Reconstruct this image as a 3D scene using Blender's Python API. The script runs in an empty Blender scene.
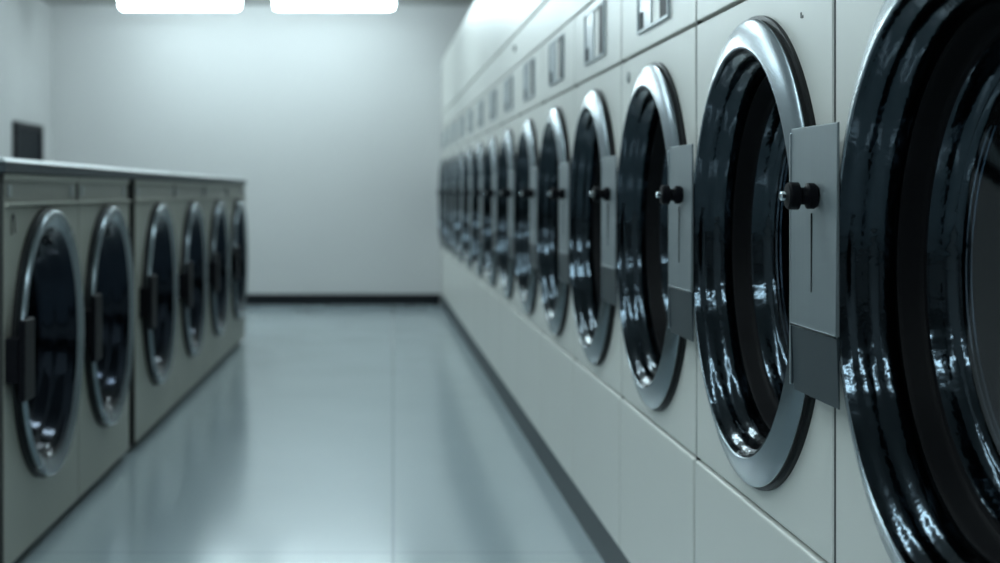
import bpy, bmesh, math, random
from mathutils import Vector, Matrix

random.seed(4)
S = bpy.context.scene
COL = S.collection
PI = math.pi
EYE = 0.95                       # camera height


# ------------------------------------------------------------------ materials
def new_mat(name):
    m = bpy.data.materials.new(name)
    m.use_nodes = True
    nt = m.node_tree
    return m, nt, nt.nodes['Principled BSDF']


def mat(name, col, rough=0.5, metal=0.0, coat=0.0, spec=0.5, bump=0.0, bscale=40.0, var=0.0, vscale=3.0,
        stretch=None, rvar=0.0, bdist=0.002):
    m, nt, b = new_mat(name)
    b.inputs['Base Color'].default_value = (*col, 1)
    b.inputs['Roughness'].default_value = rough
    b.inputs['Metallic'].default_value = metal
    b.inputs['Coat Weight'].default_value = coat
    b.inputs['Coat Roughness'].default_value = 0.06
    b.inputs['Specular IOR Level'].default_value = spec
    if bump or var or rvar:
        tc = nt.nodes.new('ShaderNodeTexCoord')
        mp = nt.nodes.new('ShaderNodeMapping')
        nt.links.new(tc.outputs['Object'], mp.inputs['Vector'])
        if stretch:
            mp.inputs['Scale'].default_value = stretch
    if var:
        n = nt.nodes.new('ShaderNodeTexNoise')
        n.inputs['Scale'].default_value = vscale
        n.inputs['Detail'].default_value = 4
        nt.links.new(mp.outputs['Vector'], n.inputs['Vector'])
        mx = nt.nodes.new('ShaderNodeMix')
        mx.data_type = 'RGBA'
        mx.inputs['A'].default_value = (*[c * (1 - var) for c in col], 1)
        mx.inputs['B'].default_value = (*[min(1, c * (1 + var)) for c in col], 1)
        nt.links.new(n.outputs['Fac'], mx.inputs['Factor'])
        nt.links.new(mx.outputs['Result'], b.inputs['Base Color'])
    if rvar:
        n3 = nt.nodes.new('ShaderNodeTexNoise')
        n3.inputs['Scale'].default_value = vscale * 2
        nt.links.new(mp.outputs['Vector'], n3.inputs['Vector'])
        mr = nt.nodes.new('ShaderNodeMapRange')
        mr.inputs['To Min'].default_value = max(0.02, rough - rvar)
        mr.inputs['To Max'].default_value = rough + rvar
        nt.links.new(n3.outputs['Fac'], mr.inputs['Value'])
        nt.links.new(mr.outputs['Result'], b.inputs['Roughness'])
    if bump:
        n2 = nt.nodes.new('ShaderNodeTexNoise')
        n2.inputs['Scale'].default_value = bscale
        n2.inputs['Detail'].default_value = 3
        nt.links.new(mp.outputs['Vector'], n2.inputs['Vector'])
        bp = nt.nodes.new('ShaderNodeBump')
        bp.inputs['Strength'].default_value = bump
        bp.inputs['Distance'].default_value = bdist
        nt.links.new(n2.outputs['Fac'], bp.inputs['Height'])
        nt.links.new(bp.outputs['Normal'], b.inputs['Normal'])
    return m


def emit_mat(name, col, strength):
    m, nt, b = new_mat(name)
    b.inputs['Base Color'].default_value = (.9, .9, .9, 1)
    b.inputs['Emission Color'].default_value = (*col, 1)
    b.inputs['Emission Strength'].default_value = strength
    return m


def glass_mat(name, tint, ior=1.33):
    m, nt, b = new_mat(name)
    nt.nodes.remove(b)
    out = nt.nodes['Material Output']
    tr = nt.nodes.new('ShaderNodeBsdfTransparent')
    tr.inputs['Color'].default_value = (*tint, 1)
    gl = nt.nodes.new('ShaderNodeBsdfGlossy')
    gl.inputs['Roughness'].default_value = 0.04
    gl.inputs['Color'].default_value = (.9, .95, 1, 1)
    fr = nt.nodes.new('ShaderNodeFresnel')
    fr.inputs['IOR'].default_value = ior
    mx = nt.nodes.new('ShaderNodeMixShader')
    nt.links.new(fr.outputs['Fac'], mx.inputs['Fac'])
    nt.links.new(tr.outputs['BSDF'], mx.inputs[1])
    nt.links.new(gl.outputs['BSDF'], mx.inputs[2])
    nt.links.new(mx.outputs['Shader'], out.inputs['Surface'])
    return m


def floor_mat():
    m, nt, b = new_mat('glossy_tile')
    tc = nt.nodes.new('ShaderNodeTexCoord')
    mp = nt.nodes.new('ShaderNodeMapping')
    mp.inputs['Location'].default_value = (0.0, -0.9, 0)
    nt.links.new(tc.outputs['Object'], mp.inputs['Vector'])
    br = nt.nodes.new('ShaderNodeTexBrick')
    br.offset = 0.0
    br.inputs['Color1'].default_value = (.43, .51, .54, 1)
    br.inputs['Color2'].default_value = (.44, .52, .55, 1)
    br.inputs['Mortar'].default_value = (.34, .40, .42, 1)
    br.inputs['Scale'].default_value = 1.0
    br.inputs['Mortar Size'].default_value = 0.005
    br.inputs['Mortar Smooth'].default_value = 0.2
    br.inputs['Brick Width'].default_value = 1.2
    br.inputs['Row Height'].default_value = 3.0
    nt.links.new(mp.outputs['Vector'], br.inputs['Vector'])
    nt.links.new(br.outputs['Color'], b.inputs['Base Color'])
    n = nt.nodes.new('ShaderNodeTexNoise')
    n.inputs['Scale'].default_value = 2.5
    n.inputs['Detail'].default_value = 5
    nt.links.new(tc.outputs['Object'], n.inputs['Vector'])
    mr = nt.nodes.new('ShaderNodeMapRange')
    mr.inputs['To Min'].default_value = 0.10
    mr.inputs['To Max'].default_value = 0.20
    nt.links.new(n.outputs['Fac'], mr.inputs['Value'])
    nt.links.new(mr.outputs['Result'], b.inputs['Roughness'])
    b.inputs['IOR'].default_value = 2.15
    return m


M = dict(
    wall=mat('wall_paint', (.545, .548, .545), .75, var=.03, vscale=1.2),
    ceiling=mat('ceiling_paint', (.42, .42, .41), .9),
    floor=floor_mat(),
    black=mat('black_vinyl', (.004, .006, .009), .5, spec=.2),
    enamel=mat('pale_enamel', (.645, .645, .61), .38, spec=.28, var=.02, vscale=2.0),
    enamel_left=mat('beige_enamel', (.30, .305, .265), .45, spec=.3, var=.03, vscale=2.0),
    carcass=mat('carcass_steel', (.018, .019, .018), .7),
    plinth=mat('dark_plinth', (.026, .038, .046), .5),
    flange=mat('satin_steel', (.19, .225, .25), .26, metal=.85, bump=.05, bscale=120, rvar=.06),
    polished=mat('polished_steel', (.62, .68, .72), .16, metal=1.0),
    bowl=mat('dark_chrome', (.037, .048, .058), .12, metal=1.0, bump=.5, bscale=30, bdist=.004),
    darkbowl=mat('black_chrome', (.016, .020, .028), .12, metal=1.0, bump=.3, bscale=26, bdist=.004),
    rubber=mat('black_rubber', (.008, .009, .010), .45, spec=.3),
    plate=mat('brushed_plate', (.22, .255, .27), .45, metal=.4, bump=.12, bscale=30, stretch=(8, 8, .4), var=.06),
    gasket=mat('black_gasket', (.004, .004, .005), .55, spec=.1),
    flap_shade=mat('shaded_flap', (.027, .038, .045), .42),  # darker than the plate: shade below the crease put into the colour
    knob=mat('black_plastic', (.004, .004, .006), .5, spec=.08),
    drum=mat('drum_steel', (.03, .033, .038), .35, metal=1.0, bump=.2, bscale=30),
    glass=glass_mat('door_glass', (.34, .37, .40), 1.11),
    glass_near=glass_mat('drum_door_glass', (.34, .37, .40), 1.6),
    display=mat('display_glass', (.006, .008, .011), .5, spec=.06),
    bezel=mat('pale_steel', (.30, .345, .37), .35, metal=.3),
    dullblue=mat('grey_blue_plate', (.24, .29, .32), .3),
    dull=mat('dull_grey', (.28, .30, .30), .5),
    top=mat('worktop_laminate', (.04, .05, .057), .5, spec=.25),
    topedge=mat('worktop_steel_edge', (.40, .43, .44), .4),
    strip=mat('control_strip', (.22, .225, .20), .5),
    darkpanel=mat('dark_notice', (.012, .016, .02), .6, spec=.1),
    lampbody=mat('lamp_housing', (.55, .56, .56), .5),
    lamp=emit_mat('lamp_diffuser', (.76, .945, 1.0), 28.5),
)


# ------------------------------------------------------------------ mesh tools
def link(name, bm, m, parent=None, smooth=False, kind=None, angle=35):
    me = bpy.data.meshes.new(name)
    bmesh.ops.recalc_face_normals(bm, faces=bm.faces)
    bm.to_mesh(me)
    bm.free()
    me.materials.append(m)
    if smooth:
        for p in me.polygons:
            p.use_smooth = True
        me.set_sharp_from_angle(angle=math.radians(angle))
    o = bpy.data.objects.new(name, me)
    COL.objects.link(o)
    if parent is not None:
        o.parent = parent
    if kind:
        o['kind'] = kind
    return o


def add_box(bm, x0, x1, y0, y1, z0, z1, bev=0.0, seg=2):
    t = bmesh.new()
    bmesh.ops.create_cube(t, size=1)
    for v in t.verts:
        v.co = Vector(((x0 + x1) / 2 + v.co.x * (x1 - x0), (y0 + y1) / 2 + v.co.y * (y1 - y0),
                       (z0 + z1) / 2 + v.co.z * (z1 - z0)))
    if bev:
        bmesh.ops.bevel(t, geom=t.edges[:], offset=bev, segments=seg, affect='EDGES', profile=.5)
    me = bpy.data.meshes.new('t')
    t.to_mesh(me)
    t.free()
    bm.from_mesh(me)
    bpy.data.meshes.remove(me)
    return bm


def box(*a, **k):
    return add_box(bmesh.new(), *a, **k)


def add_lathe(bm, prof, cx, cz, closed=False, n=112):
    """profile of (radius, protrusion) turned about the local y axis through (cx, cz); protrusion points to -y"""
    rings = []
    for r, u in prof:
        if r < 1e-6:
            rings.append([bm.verts.new((cx, -u, cz))])
        else:
            rings.append([bm.verts.new((cx + r * math.cos(2 * PI * i / n), -u, cz + r * math.sin(2 * PI * i / n)))
                          for i in range(n)])
    pairs = list(zip(rings, rings[1:]))
    if closed:
        pairs.append((rings[-1], rings[0]))
    for a, b in pairs:
        for i in range(n):
            j = (i + 1) % n
            if len(a) == 1 and len(b) == 1:
                continue
            if len(a) == 1:
                bm.faces.new((a[0], b[i], b[j]))
            elif len(b) == 1:
                bm.faces.new((a[i], a[j], b[0]))
            else:
                bm.faces.new((a[i], a[j], b[j], b[i]))
    return bm


def lathe(*a, **k):
    return add_lathe(bmesh.new(), *a, **k)


def holed_panel(x0, x1, z0, z1, cx, cz, r, th=.018, ch=.0025):
    """a sheet with a round hole; front face at y = 0, thickness into +y, a small chamfer round its outer edge"""
    bm = bmesh.new()
    angs = [2 * PI * i / 96 for i in range(96)]
    for X in (x0 + ch, x1 - ch):
        for Z in (z0 + ch, z1 - ch):
            angs.append(math.atan2(Z - cz, X - cx) % (2 * PI))
    angs = sorted(angs)
    angs = [a for i, a in enumerate(angs) if i == 0 or a - angs[i - 1] > 1e-4]

    def edge(a, d):
        c, s = math.cos(a), math.sin(a)
        ts = []
        if c > 1e-9: ts.append((x1 - d - cx) / c)
        if c < -1e-9: ts.append((x0 + d - cx) / c)
        if s > 1e-9: ts.append((z1 - d - cz) / s)
        if s < -1e-9: ts.append((z0 + d - cz) / s)
        t = min(ts)
        return cx + c * t, cz + s * t
    n = len(angs)
    rows = [[], [], [], [], []]
    for a in angs:
        c, s = math.cos(a), math.sin(a)
        ex, ez = edge(a, ch)
        hx, hz = (ex - cx), (ez - cz)
        ox = x1 if abs(ex - (x1 - ch)) < 1e-6 else x0 if abs(ex - (x0 + ch)) < 1e-6 else ex
        oz = z1 if abs(ez - (z1 - ch)) < 1e-6 else z0 if abs(ez - (z0 + ch)) < 1e-6 else ez
        rows[0].append(bm.verts.new((cx + r * c, th, cz + r * s)))
        rows[1].append(bm.verts.new((cx + r * c, 0, cz + r * s)))
        rows[2].append(bm.verts.new((ex, 0, ez)))
        rows[3].append(bm.verts.new((ox, ch, oz)))
        rows[4].append(bm.verts.new((ox, th, oz)))
    for a, b in zip(rows, rows[1:] + rows[:1]):
        for i in range(n):
            j = (i + 1) % n
            bm.faces.new((a[i], a[j], b[j], b[i]))
    return bm


def prism_x(prof, x0, x1, bev=0.0):
    """closed (u, z) outline extruded along local x"""
    bm = bmesh.new()
    A = [bm.verts.new((x0, -u, z)) for u, z in prof]
    B = [bm.verts.new((x1, -u, z)) for u, z in prof]
    n = len(prof)
    for i in range(n):
        j = (i + 1) % n
        bm.faces.new((A[i], A[j], B[j], B[i]))
    bm.faces.new(A[::-1])
    bm.faces.new(B)
    if bev:
        bmesh.ops.bevel(bm, geom=bm.edges[:], offset=bev, segments=2, affect='EDGES', profile=.5)
    return bm


def empty(name, loc, rz=0.0):
    o = bpy.data.objects.new(name, None)
    o.empty_display_size = .1
    COL.objects.link(o)
    o.location = loc
    o.rotation_euler = (0, 0, rz)
    return o


def tag(o, label, cat, group=None):
    o['label'] = label
    o['category'] = cat
    if group:
        o['group'] = group
    return o


def dup(o, parent=None):
    c = o.copy()
    COL.objects.link(c)
    if parent is not None:
        c.parent = parent
    for ch in list(o.children):
        dup(ch, c)
    return c


# ------------------------------------------------------------------ the room
XL, XR, YB, YN, ZC = -2.87, 1.75, 12.45, -4.5, 2.52
link('floor', box(XL - .1, XR + .1, YN - .1, YB + .1, -.1, 0), M['floor'], kind='structure')
link('ceiling', box(XL - .1, XR + .1, YN - .1, YB + .1, ZC, ZC + .1), M['ceiling'], kind='structure')
link('wall_left', box(XL - .1, XL, YN - .1, YB + .1, 0, ZC), M['wall'], kind='structure')
link('wall_right', box(XR, XR + .1, YN - .1, YB + .1, 0, ZC), M['wall'], kind='structure')
link('wall_back', box(XL, XR, YB, YB + .1, 0, ZC), M['wall'], kind='structure')
link('wall_front', box(XL, XR, YN - .1, YN, 0, ZC), M['wall'], kind='structure')

SLOPE = -0.0155                                  # the right row runs a touch askew to the room
X0 = 0.600
TH = math.atan(-SLOPE)                            # its turn about z


def row_x(y):
    return X0 + SLOPE * y


bm = box(XL + .012, row_x(YB) - .01, YB - .012, YB, 0, .092, bev=.003)
link('baseboard_back', bm, M['black'], kind='structure')
link('baseboard_left', box(XL, XL + .012, YN, YB - .012, 0, .092, bev=.003), M['black'], kind='structure')

# panelled bulkhead above the right row: a lower strip and a taller fascia, in row coordinates
PITCH = .81
FIRST = 1.104                                     # near end of the nearest machine in view
NR = 14
END = FIRST + NR * PITCH
RZ = -PI / 2 + TH


def row_obj(o, y=0.0):
    o.location = (row_x(y), y, 0)
    o.rotation_euler = (0, 0, RZ)


L0, L1 = -(END - .02), -(FIRST)
strip = link('trim_1', box(L0, L1, .002, .60, 1.470, 1.598, bev=.003), M['enamel'], kind='structure')
row_obj(strip)
fas = link('trim_2', box(L0, L1, .0, .60, 1.606, 2.045, bev=.004), M['enamel'], kind='structure')
row_obj(fas)
lk = link('strip_lock', lathe([(0, .0), (.014, .0), (.014, .006), (.010, .008), (0, .008)], -6.12, 1.545, n=24),
          M['dull'], parent=strip, smooth=True)


# ------------------------------------------------------------------ right-hand washers
ZD = .857                                         # door centre
W2 = PITCH / 2


def open_case(x0, x1, y0, y1, z0, z1, t=.012):
    bm = bmesh.new()
    add_box(bm, x0, x0 + t, y0, y1, z0, z1)
    add_box(bm, x1 - t, x1, y0, y1, z0, z1)
    add_box(bm, x0 + t, x1 - t, y0, y1, z0, z0 + t)
    add_box(bm, x0 + t, x1 - t, y0, y1, z1 - t, z1)
    add_box(bm, x0 + t, x1 - t, y1 - t, y1, z0 + t, z1 - t)
    return bm


def make_right():
    root = empty('washing_machine', (0, 0, 0))
    DX = .012
    g = .006
    link('cabinet', open_case(-W2, W2, .002, .60, .095, 1.462, t=.0057), M['carcass'], root)
    link('front_panel', holed_panel(-W2 + g, W2 - g, .463, 1.2565, DX, ZD, .345), M['enamel'], root)
    link('lower_panel', box(-W2 + g, W2 - g, -.004, .019, .096, .4585, bev=.0055, seg=3), M['enamel'], root)
    link('plinth', box(-W2, W2, .0, .55, 0, .093), M['plinth'], root)
    # control panel with a recess frame, a dark display, a coin plate
    cp = link('control_panel', box(-W2 + g, W2 - g, 0, .019, 1.2635, 1.462, bev=.002), M['enamel'], root)
    fr = bmesh.new()
    x0, x1, z0, z1 = -.17, .17, 1.300, 1.440
    add_box(fr, x0, x1, -.006, 0, z0, z0 + .006)
    add_box(fr, x0, x1, -.006, 0, z1 - .006, z1)
    add_box(fr, x0, x0 + .006, -.006, 0, z0 + .006, z1 - .006)
    add_box(fr, x1 - .006, x1, -.006, 0, z0 + .006, z1 - .006)
    link('display_frame', fr, M['bezel'], cp)
    link('instruction_plate', box(x0 + .006, -.02, -.003, 0, z0 + .006, z1 - .006), M['dullblue'], cp)
    link('display', box(.075, x1 - .006, -.003, 0, z0 + .006, z1 - .006), M['display'], cp)
    link('coin_slot', box(-.150, -.105, -.0045, -.003, 1.308, 1.345, bev=.0006), M['display'], cp)
    # the door: dark hinge ring, steel flange, stepped dark chrome bowl, glass
    door = link('door', lathe([(.322, .011), (.358, .0115), (.3605, .0135), (.3605, .0150), (.357, .0180), (.339, .0235), (.321, .0295), (.3175, .0300), (.3155, .028), (.314, .011)],
                              DX, ZD, closed=True), M['flange'], root, smooth=True, angle=24)
    link('door_rim', lathe([(.335, .0), (.3655, .0), (.3655, .0055), (.359, .007), (.359, .0112), (.335, .0108)], DX, ZD, closed=True),
         M['rubber'], door, smooth=True)
    prof = [(.3145, .0275), (.3135, .0290)]
    for q in range(1, 37):                        # a taper carrying two gentle ridges
        f = q / 36
        wv = .0013 * math.sin(f * 2 * 2 * PI)
        prof.append((.3125 - .0235 * f + wv * .75, .0270 - .049 * f - wv * .6))
    prof += [(.2885, -.034), (.2885, -.05), (.322, -.05), (.320, .0)]
    link('bowl', lathe(prof, DX, ZD, closed=True), M['bowl'], door, smooth=True, angle=50)
    link('gasket', lathe([(.2885, -.036), (.284, -.034), (.281, -.040), (.280, -.058), (.276, -.064), (.270, -.066), (.2655, -.064), (.2655, -.075), (.2885, -.075)],
                         DX, ZD, closed=True), M['gasket'], door, smooth=True)
    link('inner_ring', lathe([(.2655, -.064), (.262, -.062), (.2595, -.066), (.2575, -.078), (.254, -.086), (.249, -.089), (.244, -.087), (.240, -.090), (.238, -.097),
                              (.238, -.150), (.2655, -.150)], DX, ZD, closed=True), M['bowl'], door, smooth=True, angle=50)
    gp = [(.237 * math.sin(math.radians(t)) / math.sin(math.radians(22)), -.094 - .633 * (math.cos(math.radians(t)) - math.cos(math.radians(22)))) for t in (0, 3, 6, 9, 12, 15, 18, 22)]
    link('glass', lathe(gp + [(p, q - .004) for p, q in reversed(gp)], DX, ZD), M['glass_near'], door, smooth=True, angle=60)
    link('drum', lathe([(.236, -.152), (.240, -.165), (.240, -.50), (.20, -.53), (.05, -.52), (0, -.52)], DX, ZD), M['drum'], root, smooth=True)
    # latch plate bridging to the next machine
    T = .0355
    a, b = .331, .525
    pr = [(T - .002, ZD - .083), (T + .0005, ZD - .083), (T - .0015, ZD + .177), (T - .003, ZD + .178), (.031, ZD + .178), (.031, ZD - .083)]
    lp = link('latch_plate', prism_x(pr, a, b, bev=.0005), M['plate'], root)
    link('latch_flap_shaded', prism_x([(.0305, ZD - .171), (.032, ZD - .171), (T - .0008, ZD - .0845), (.031, ZD - .0845)], a + .004, b, bev=.0005), M['flap_shade'], lp)  # lower section of the latch plate, its shade painted by a darker material
    link('latch_mount', box(.380, .402, -.0305, 0, ZD - .12, ZD + .13, bev=.002), M['polished'], lp)
    link('plate_edge', box(a - .003, a + .0012, -T - .0012, -.030, ZD - .165, ZD + .172, bev=.0015), M['polished'], lp)
    link('plate_lip', prism_x([(T - .001, ZD - .0865), (T + .0018, ZD - .0848), (T + .0015, ZD - .0820), (T - .001, ZD - .081)], a + .002, b - .002), M['polished'], lp)
    zk = .945
    xk = .446
    link('latch_slot', box(.426, .4268, -T - .0012, -T + .002, ZD - .035, zk - .022), M['rubber'], lp)
    kb = link('latch_knob', lathe([(0, .035), (.0135, .035), (.0165, .039), (.0165, .047), (.012, .049), (.011, .051), (.011, .055),
                                   (.013, .057), (.0175, .059), (.0175, .070), (.015, .073), (0, .074)], xk, zk, n=40), M['knob'], lp, smooth=True)
    link('knob_pin', lathe([(0, .074), (.006, .074), (.006, .080), (.004, .082), (0, .082)], xk, zk, n=20), M['polished'], kb, smooth=True)
    return root


ORD = ['nearest', 'second', 'third', 'fourth', 'fifth', 'sixth', 'seventh', 'eighth', 'ninth', 'tenth', 'eleventh',
       'twelfth', 'thirteenth', 'last']
rproto = make_right()
rights = []
for k in range(NR):
    o = rproto if k == 0 else dup(rproto)
    row_obj(o, FIRST + (k + .5) * PITCH)
    if k == 0:
        lab = 'nearest pale washing machine of the right row, its big round door cut by the frame'
    elif k == NR - 1:
        lab = 'farthest pale washing machine of the right row, against the back wall'
    else:
        lab = '%s pale washing machine from the near end of the right row, round chrome door' % ORD[k]
    tag(o, lab, 'washing machine', 'washing machines in the right row')
    rights.append(o)

# small marks seen on two of the front panels
sc_ = bmesh.new()
add_box(sc_, .257, .262, -.0006, .0, 1.192, 1.200)
add_box(sc_, .262, .270, -.0006, .0, 1.191, 1.195)
link('scratch', sc_, M['rubber'], rights[1])
link('lock', lathe([(0, 0), (.013, 0), (.013, .003), (.009, .0045), (0, .0045)], -.30, 1.215, n=28), M['dull'], rights[2], smooth=True)


# ------------------------------------------------------------------ left-hand washers
XF = -.94
ZL = .545


def make_left(w, name_w):
    h = w / 2
    g = .005
    root = empty('washing_machine', (0, 0, 0))
    link('cabinet', open_case(-h, h, .002, .74, .03, .995, t=.0045), M['carcass'], root)
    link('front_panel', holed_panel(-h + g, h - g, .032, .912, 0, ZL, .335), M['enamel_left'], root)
    link('toe_kick', box(-h + .01, h - .01, .03, .70, 0, .03), M['black'], root)
    cp = link('control_panel', box(-h + g, h - g, .006, .02, .925, .994, bev=.002), M['strip'], root)
    link('ledge', prism_x([(0, .913), (.010, .915), (.0105, .921), (-.006, .925), (-.018, .925), (-.018, .913)], -h + g, h - g), M['enamel_left'], root)
    link('top_rail', box(-h + g, h - g, -.001, .02, .978, .995, bev=.002), M['enamel_left'], cp)
    link('button', box(-h + .05, -h + .085, .001, .006, .938, .968, bev=.002), M['dull'], cp)
    link('button', box(h - .10, h - .07, .001, .006, .938, .968, bev=.002), M['dull'], cp)
    door = link('door', lathe([(.312, .004), (.345, .010), (.354, .016), (.357, .024), (.354, .031), (.347, .034), (.338, .031), (.316, .022), (.312, .020)], 0, ZL, closed=True, n=88),
                M['flange'], root, smooth=True, angle=45)
    link('door_rim', lathe([(.325, 0), (.362, 0), (.362, .010), (.350, .014), (.325, .006)], 0, ZL, closed=True, n=88), M['rubber'], door, smooth=True)
    prof = [(.3115, .021), (.307, .019), (.302, .006), (.296, .000), (.290, .002), (.285, -.004), (.282, -.03), (.276, -.036), (.268, -.034),
            (.262, -.04), (.258, -.06), (.252, -.068), (.240, -.068), (.236, -.075), (.236, -.13), (.316, -.13), (.3115, .0)]
    link('bowl', lathe(prof, 0, ZL, closed=True, n=88), M['darkbowl'], door, smooth=True, angle=50)
    link('glass', lathe([(0, -.074), (.15, -.073), (.235, -.071), (.235, -.075), (0, -.078)], 0, ZL, n=88), M['glass'], door, smooth=True)
    link('drum', lathe([(.234, -.132), (.238, -.14), (.238, -.45), (.2, -.48), (0, -.475)], 0, ZL, n=64), M['drum'], root, smooth=True)
    hd = link('handle', box(-.4225, -.315, -.050, -.034, ZL - .105, ZL + .095, bev=.006, seg=3), M['knob'], root)
    link('handle_mount', box(-.420, -.372, -.034, 0, ZL - .06, ZL + .05, bev=.003), M['knob'], hd)
    return root


def left_at(o, y):
    o.location = (XF, y, 0)
    o.rotation_euler = (0, 0, PI / 2)


pA = make_left(.85, 'narrow')
pC = make_left(1.0, 'wide')
spots = [(pA, 3.575 + .425), (pA, 4.425 + .425)] + [(pC, 5.395 + 1.0 * (i + .5)) for i in range(4)]
lw = ['nearest beige washing machine under the dark worktop on the left, with a small arch emblem',
      'second beige washing machine from the near end under the left worktop',
      'third beige washing machine under the left worktop, just beyond the dark gap',
      'fourth beige washing machine from the near end under the left worktop',
      'fifth beige washing machine from the near end under the left worktop',
      'farthest beige washing machine at the end of the left worktop']
used = set()
lefts = []
for (p, y), lab in zip(spots, lw):
    o = p if p.name not in used else dup(p)
    used.add(p.name)
    left_at(o, y)
    tag(o, lab, 'washing machine', 'washing machines under the left worktop')
    lefts.append(o)

# arch-shaped emblem on the nearest left machine
em = bmesh.new()
pts = [(-.016, -.028), (-.016, .004), (-.012, .016), (-.002, .021), (.009, .017), (.014, .006), (.014, -.016), (.020, -.022)]
cx, cz = -.340, .872
for (ax, az), (bx, bz) in zip(pts, pts[1:]):
    d = Vector((bx - ax, bz - az)).normalized()
    nx, nz = -d.y * .0042, d.x * .0042
    q = [(ax + nx, az + nz), (ax - nx, az - nz), (bx - nx, bz - nz), (bx + nx, bz + nz)]
    f = [em.verts.new((cx + a, -.0015, cz + b)) for a, b in q]
    k = [em.verts.new((cx + a, 0, cz + b)) for a, b in q]
    em.faces.new(f)
    em.faces.new(k[::-1])
    for i in range(4):
        j = (i + 1) % 4
        em.faces.new((f[i], k[i], k[j], f[j]))
link('emblem', em, M['black'], lefts[0])

# the continuous worktop over the left row
wt = empty('worktop', (XF, 3.56, 0))
tag(wt, 'long dark worktop with a bright steel edge over the left washing machines', 'worktop')
link('slab', box(-.78, .008, 0, 5.85, .997, 1.022, bev=.003), M['top'], wt)
bm = box(-.78, .012, -.004, 5.854, 1.0225, 1.0345)
for v in bm.verts:
    if v.co.z > 1.028 and v.co.x > 0:
        v.co.x -= .012
bmesh.ops.bevel(bm, geom=bm.edges[:], offset=.002, segments=2, affect='EDGES', profile=.5)
link('edge_strip', bm, M['topedge'], wt)

# dark framed panel on the left wall
npn = empty('notice_panel', (XL, 11.58, 1.27))
tag(npn, 'dark framed rectangular panel mounted on the left wall above the worktop', 'wall panel')
fr = bmesh.new()
a, hz, t = .43, .215, .05
add_box(fr, 0, .035, -a, a, hz - t, hz, bev=.004)
add_box(fr, 0, .035, -a, a, -hz, -hz + t, bev=.004)
add_box(fr, 0, .035, -a, -a + t, -hz + t, hz - t, bev=.004)
add_box(fr, 0, .035, a - t, a, -hz + t, hz - t, bev=.004)
link('frame', fr, M['black'], npn)
link('board', box(0, .018, -a + t, a - t, -hz + t, hz - t), M['darkpanel'], npn)


# ------------------------------------------------------------------ ceiling lights
def make_lamp():
    root = empty('ceiling_light', (0, 0, 0))
    link('housing', box(-.472, .472, -.05, .05, -.062, 0, bev=.006), M['lampbody'], root)
    # rounded diffuser with domed ends
    bm = bmesh.new()
    n, L = 20, .468
    rows = []
    for x, s in ((-L, .75), (-L + .01, .93), (-L + .03, 1), (L - .03, 1), (L - .01, .93), (L, .75)):
        rows.append([bm.verts.new((x, -math.cos(PI * i / n) * .062 * s, -.062 - math.sin(PI * i / n) ** .8 * .088 * s)) for i in range(n + 1)])
    for p, q in zip(rows, rows[1:]):
        for i in range(n):
            bm.faces.new((p[i], p[i + 1], q[i + 1], q[i]))
    bm.faces.new(rows[0])
    bm.faces.new(rows[-1][::-1])
    link('diffuser', bm, M['lamp'], root, smooth=True, angle=60)
    return root


lproto = make_lamp()
first = True
YS = [11.55, 8.6, 5.7, 2.8, -.1]
place = ['nearest the back wall', 'second from the back wall', 'third from the back wall', 'fourth from the back wall', 'farthest from the back wall']
for i, y in enumerate(YS):
    for x, side in ((-1.66, 'above the left washers'), (-.458, 'above the aisle')):
        o = lproto if first else dup(lproto)
        first = False
        o.location = (x, y, ZC)
        tag(o, 'white glowing batten light on the ceiling %s, %s' % (side, place[i]), 'ceiling light', 'ceiling lights')

# ------------------------------------------------------------------ camera, world, view
cam = bpy.data.cameras.new('camera')
co = bpy.data.objects.new('camera', cam)
COL.objects.link(co)
co.location = (0, 0, EYE)
co.rotation_euler = (PI / 2, 0, 0)
cam.sensor_fit = 'HORIZONTAL'
cam.sensor_width = 36
cam.lens = 53.28
cam.shift_x = .107
cam.shift_y = -.0895
cam.clip_start = .05
cam.dof.use_dof = True
cam.dof.focus_distance = 2.05
cam.dof.aperture_fstop = 4.0
S.camera = co

w = bpy.data.worlds.new('World')
S.world = w
w.use_nodes = True
w.node_tree.nodes['Background'].inputs['Color'].default_value = (.5, .6, .65, 1)
w.node_tree.nodes['Background'].inputs['Strength'].default_value = 0.0

S.view_settings.view_transform = 'Standard'
S.view_settings.look = 'None'
S.view_settings.gamma = 1
S.view_settings.exposure = 0
S.view_settings.use_curve_mapping = False
S.cycles.use_denoising = True
S.cycles.max_bounces = 10
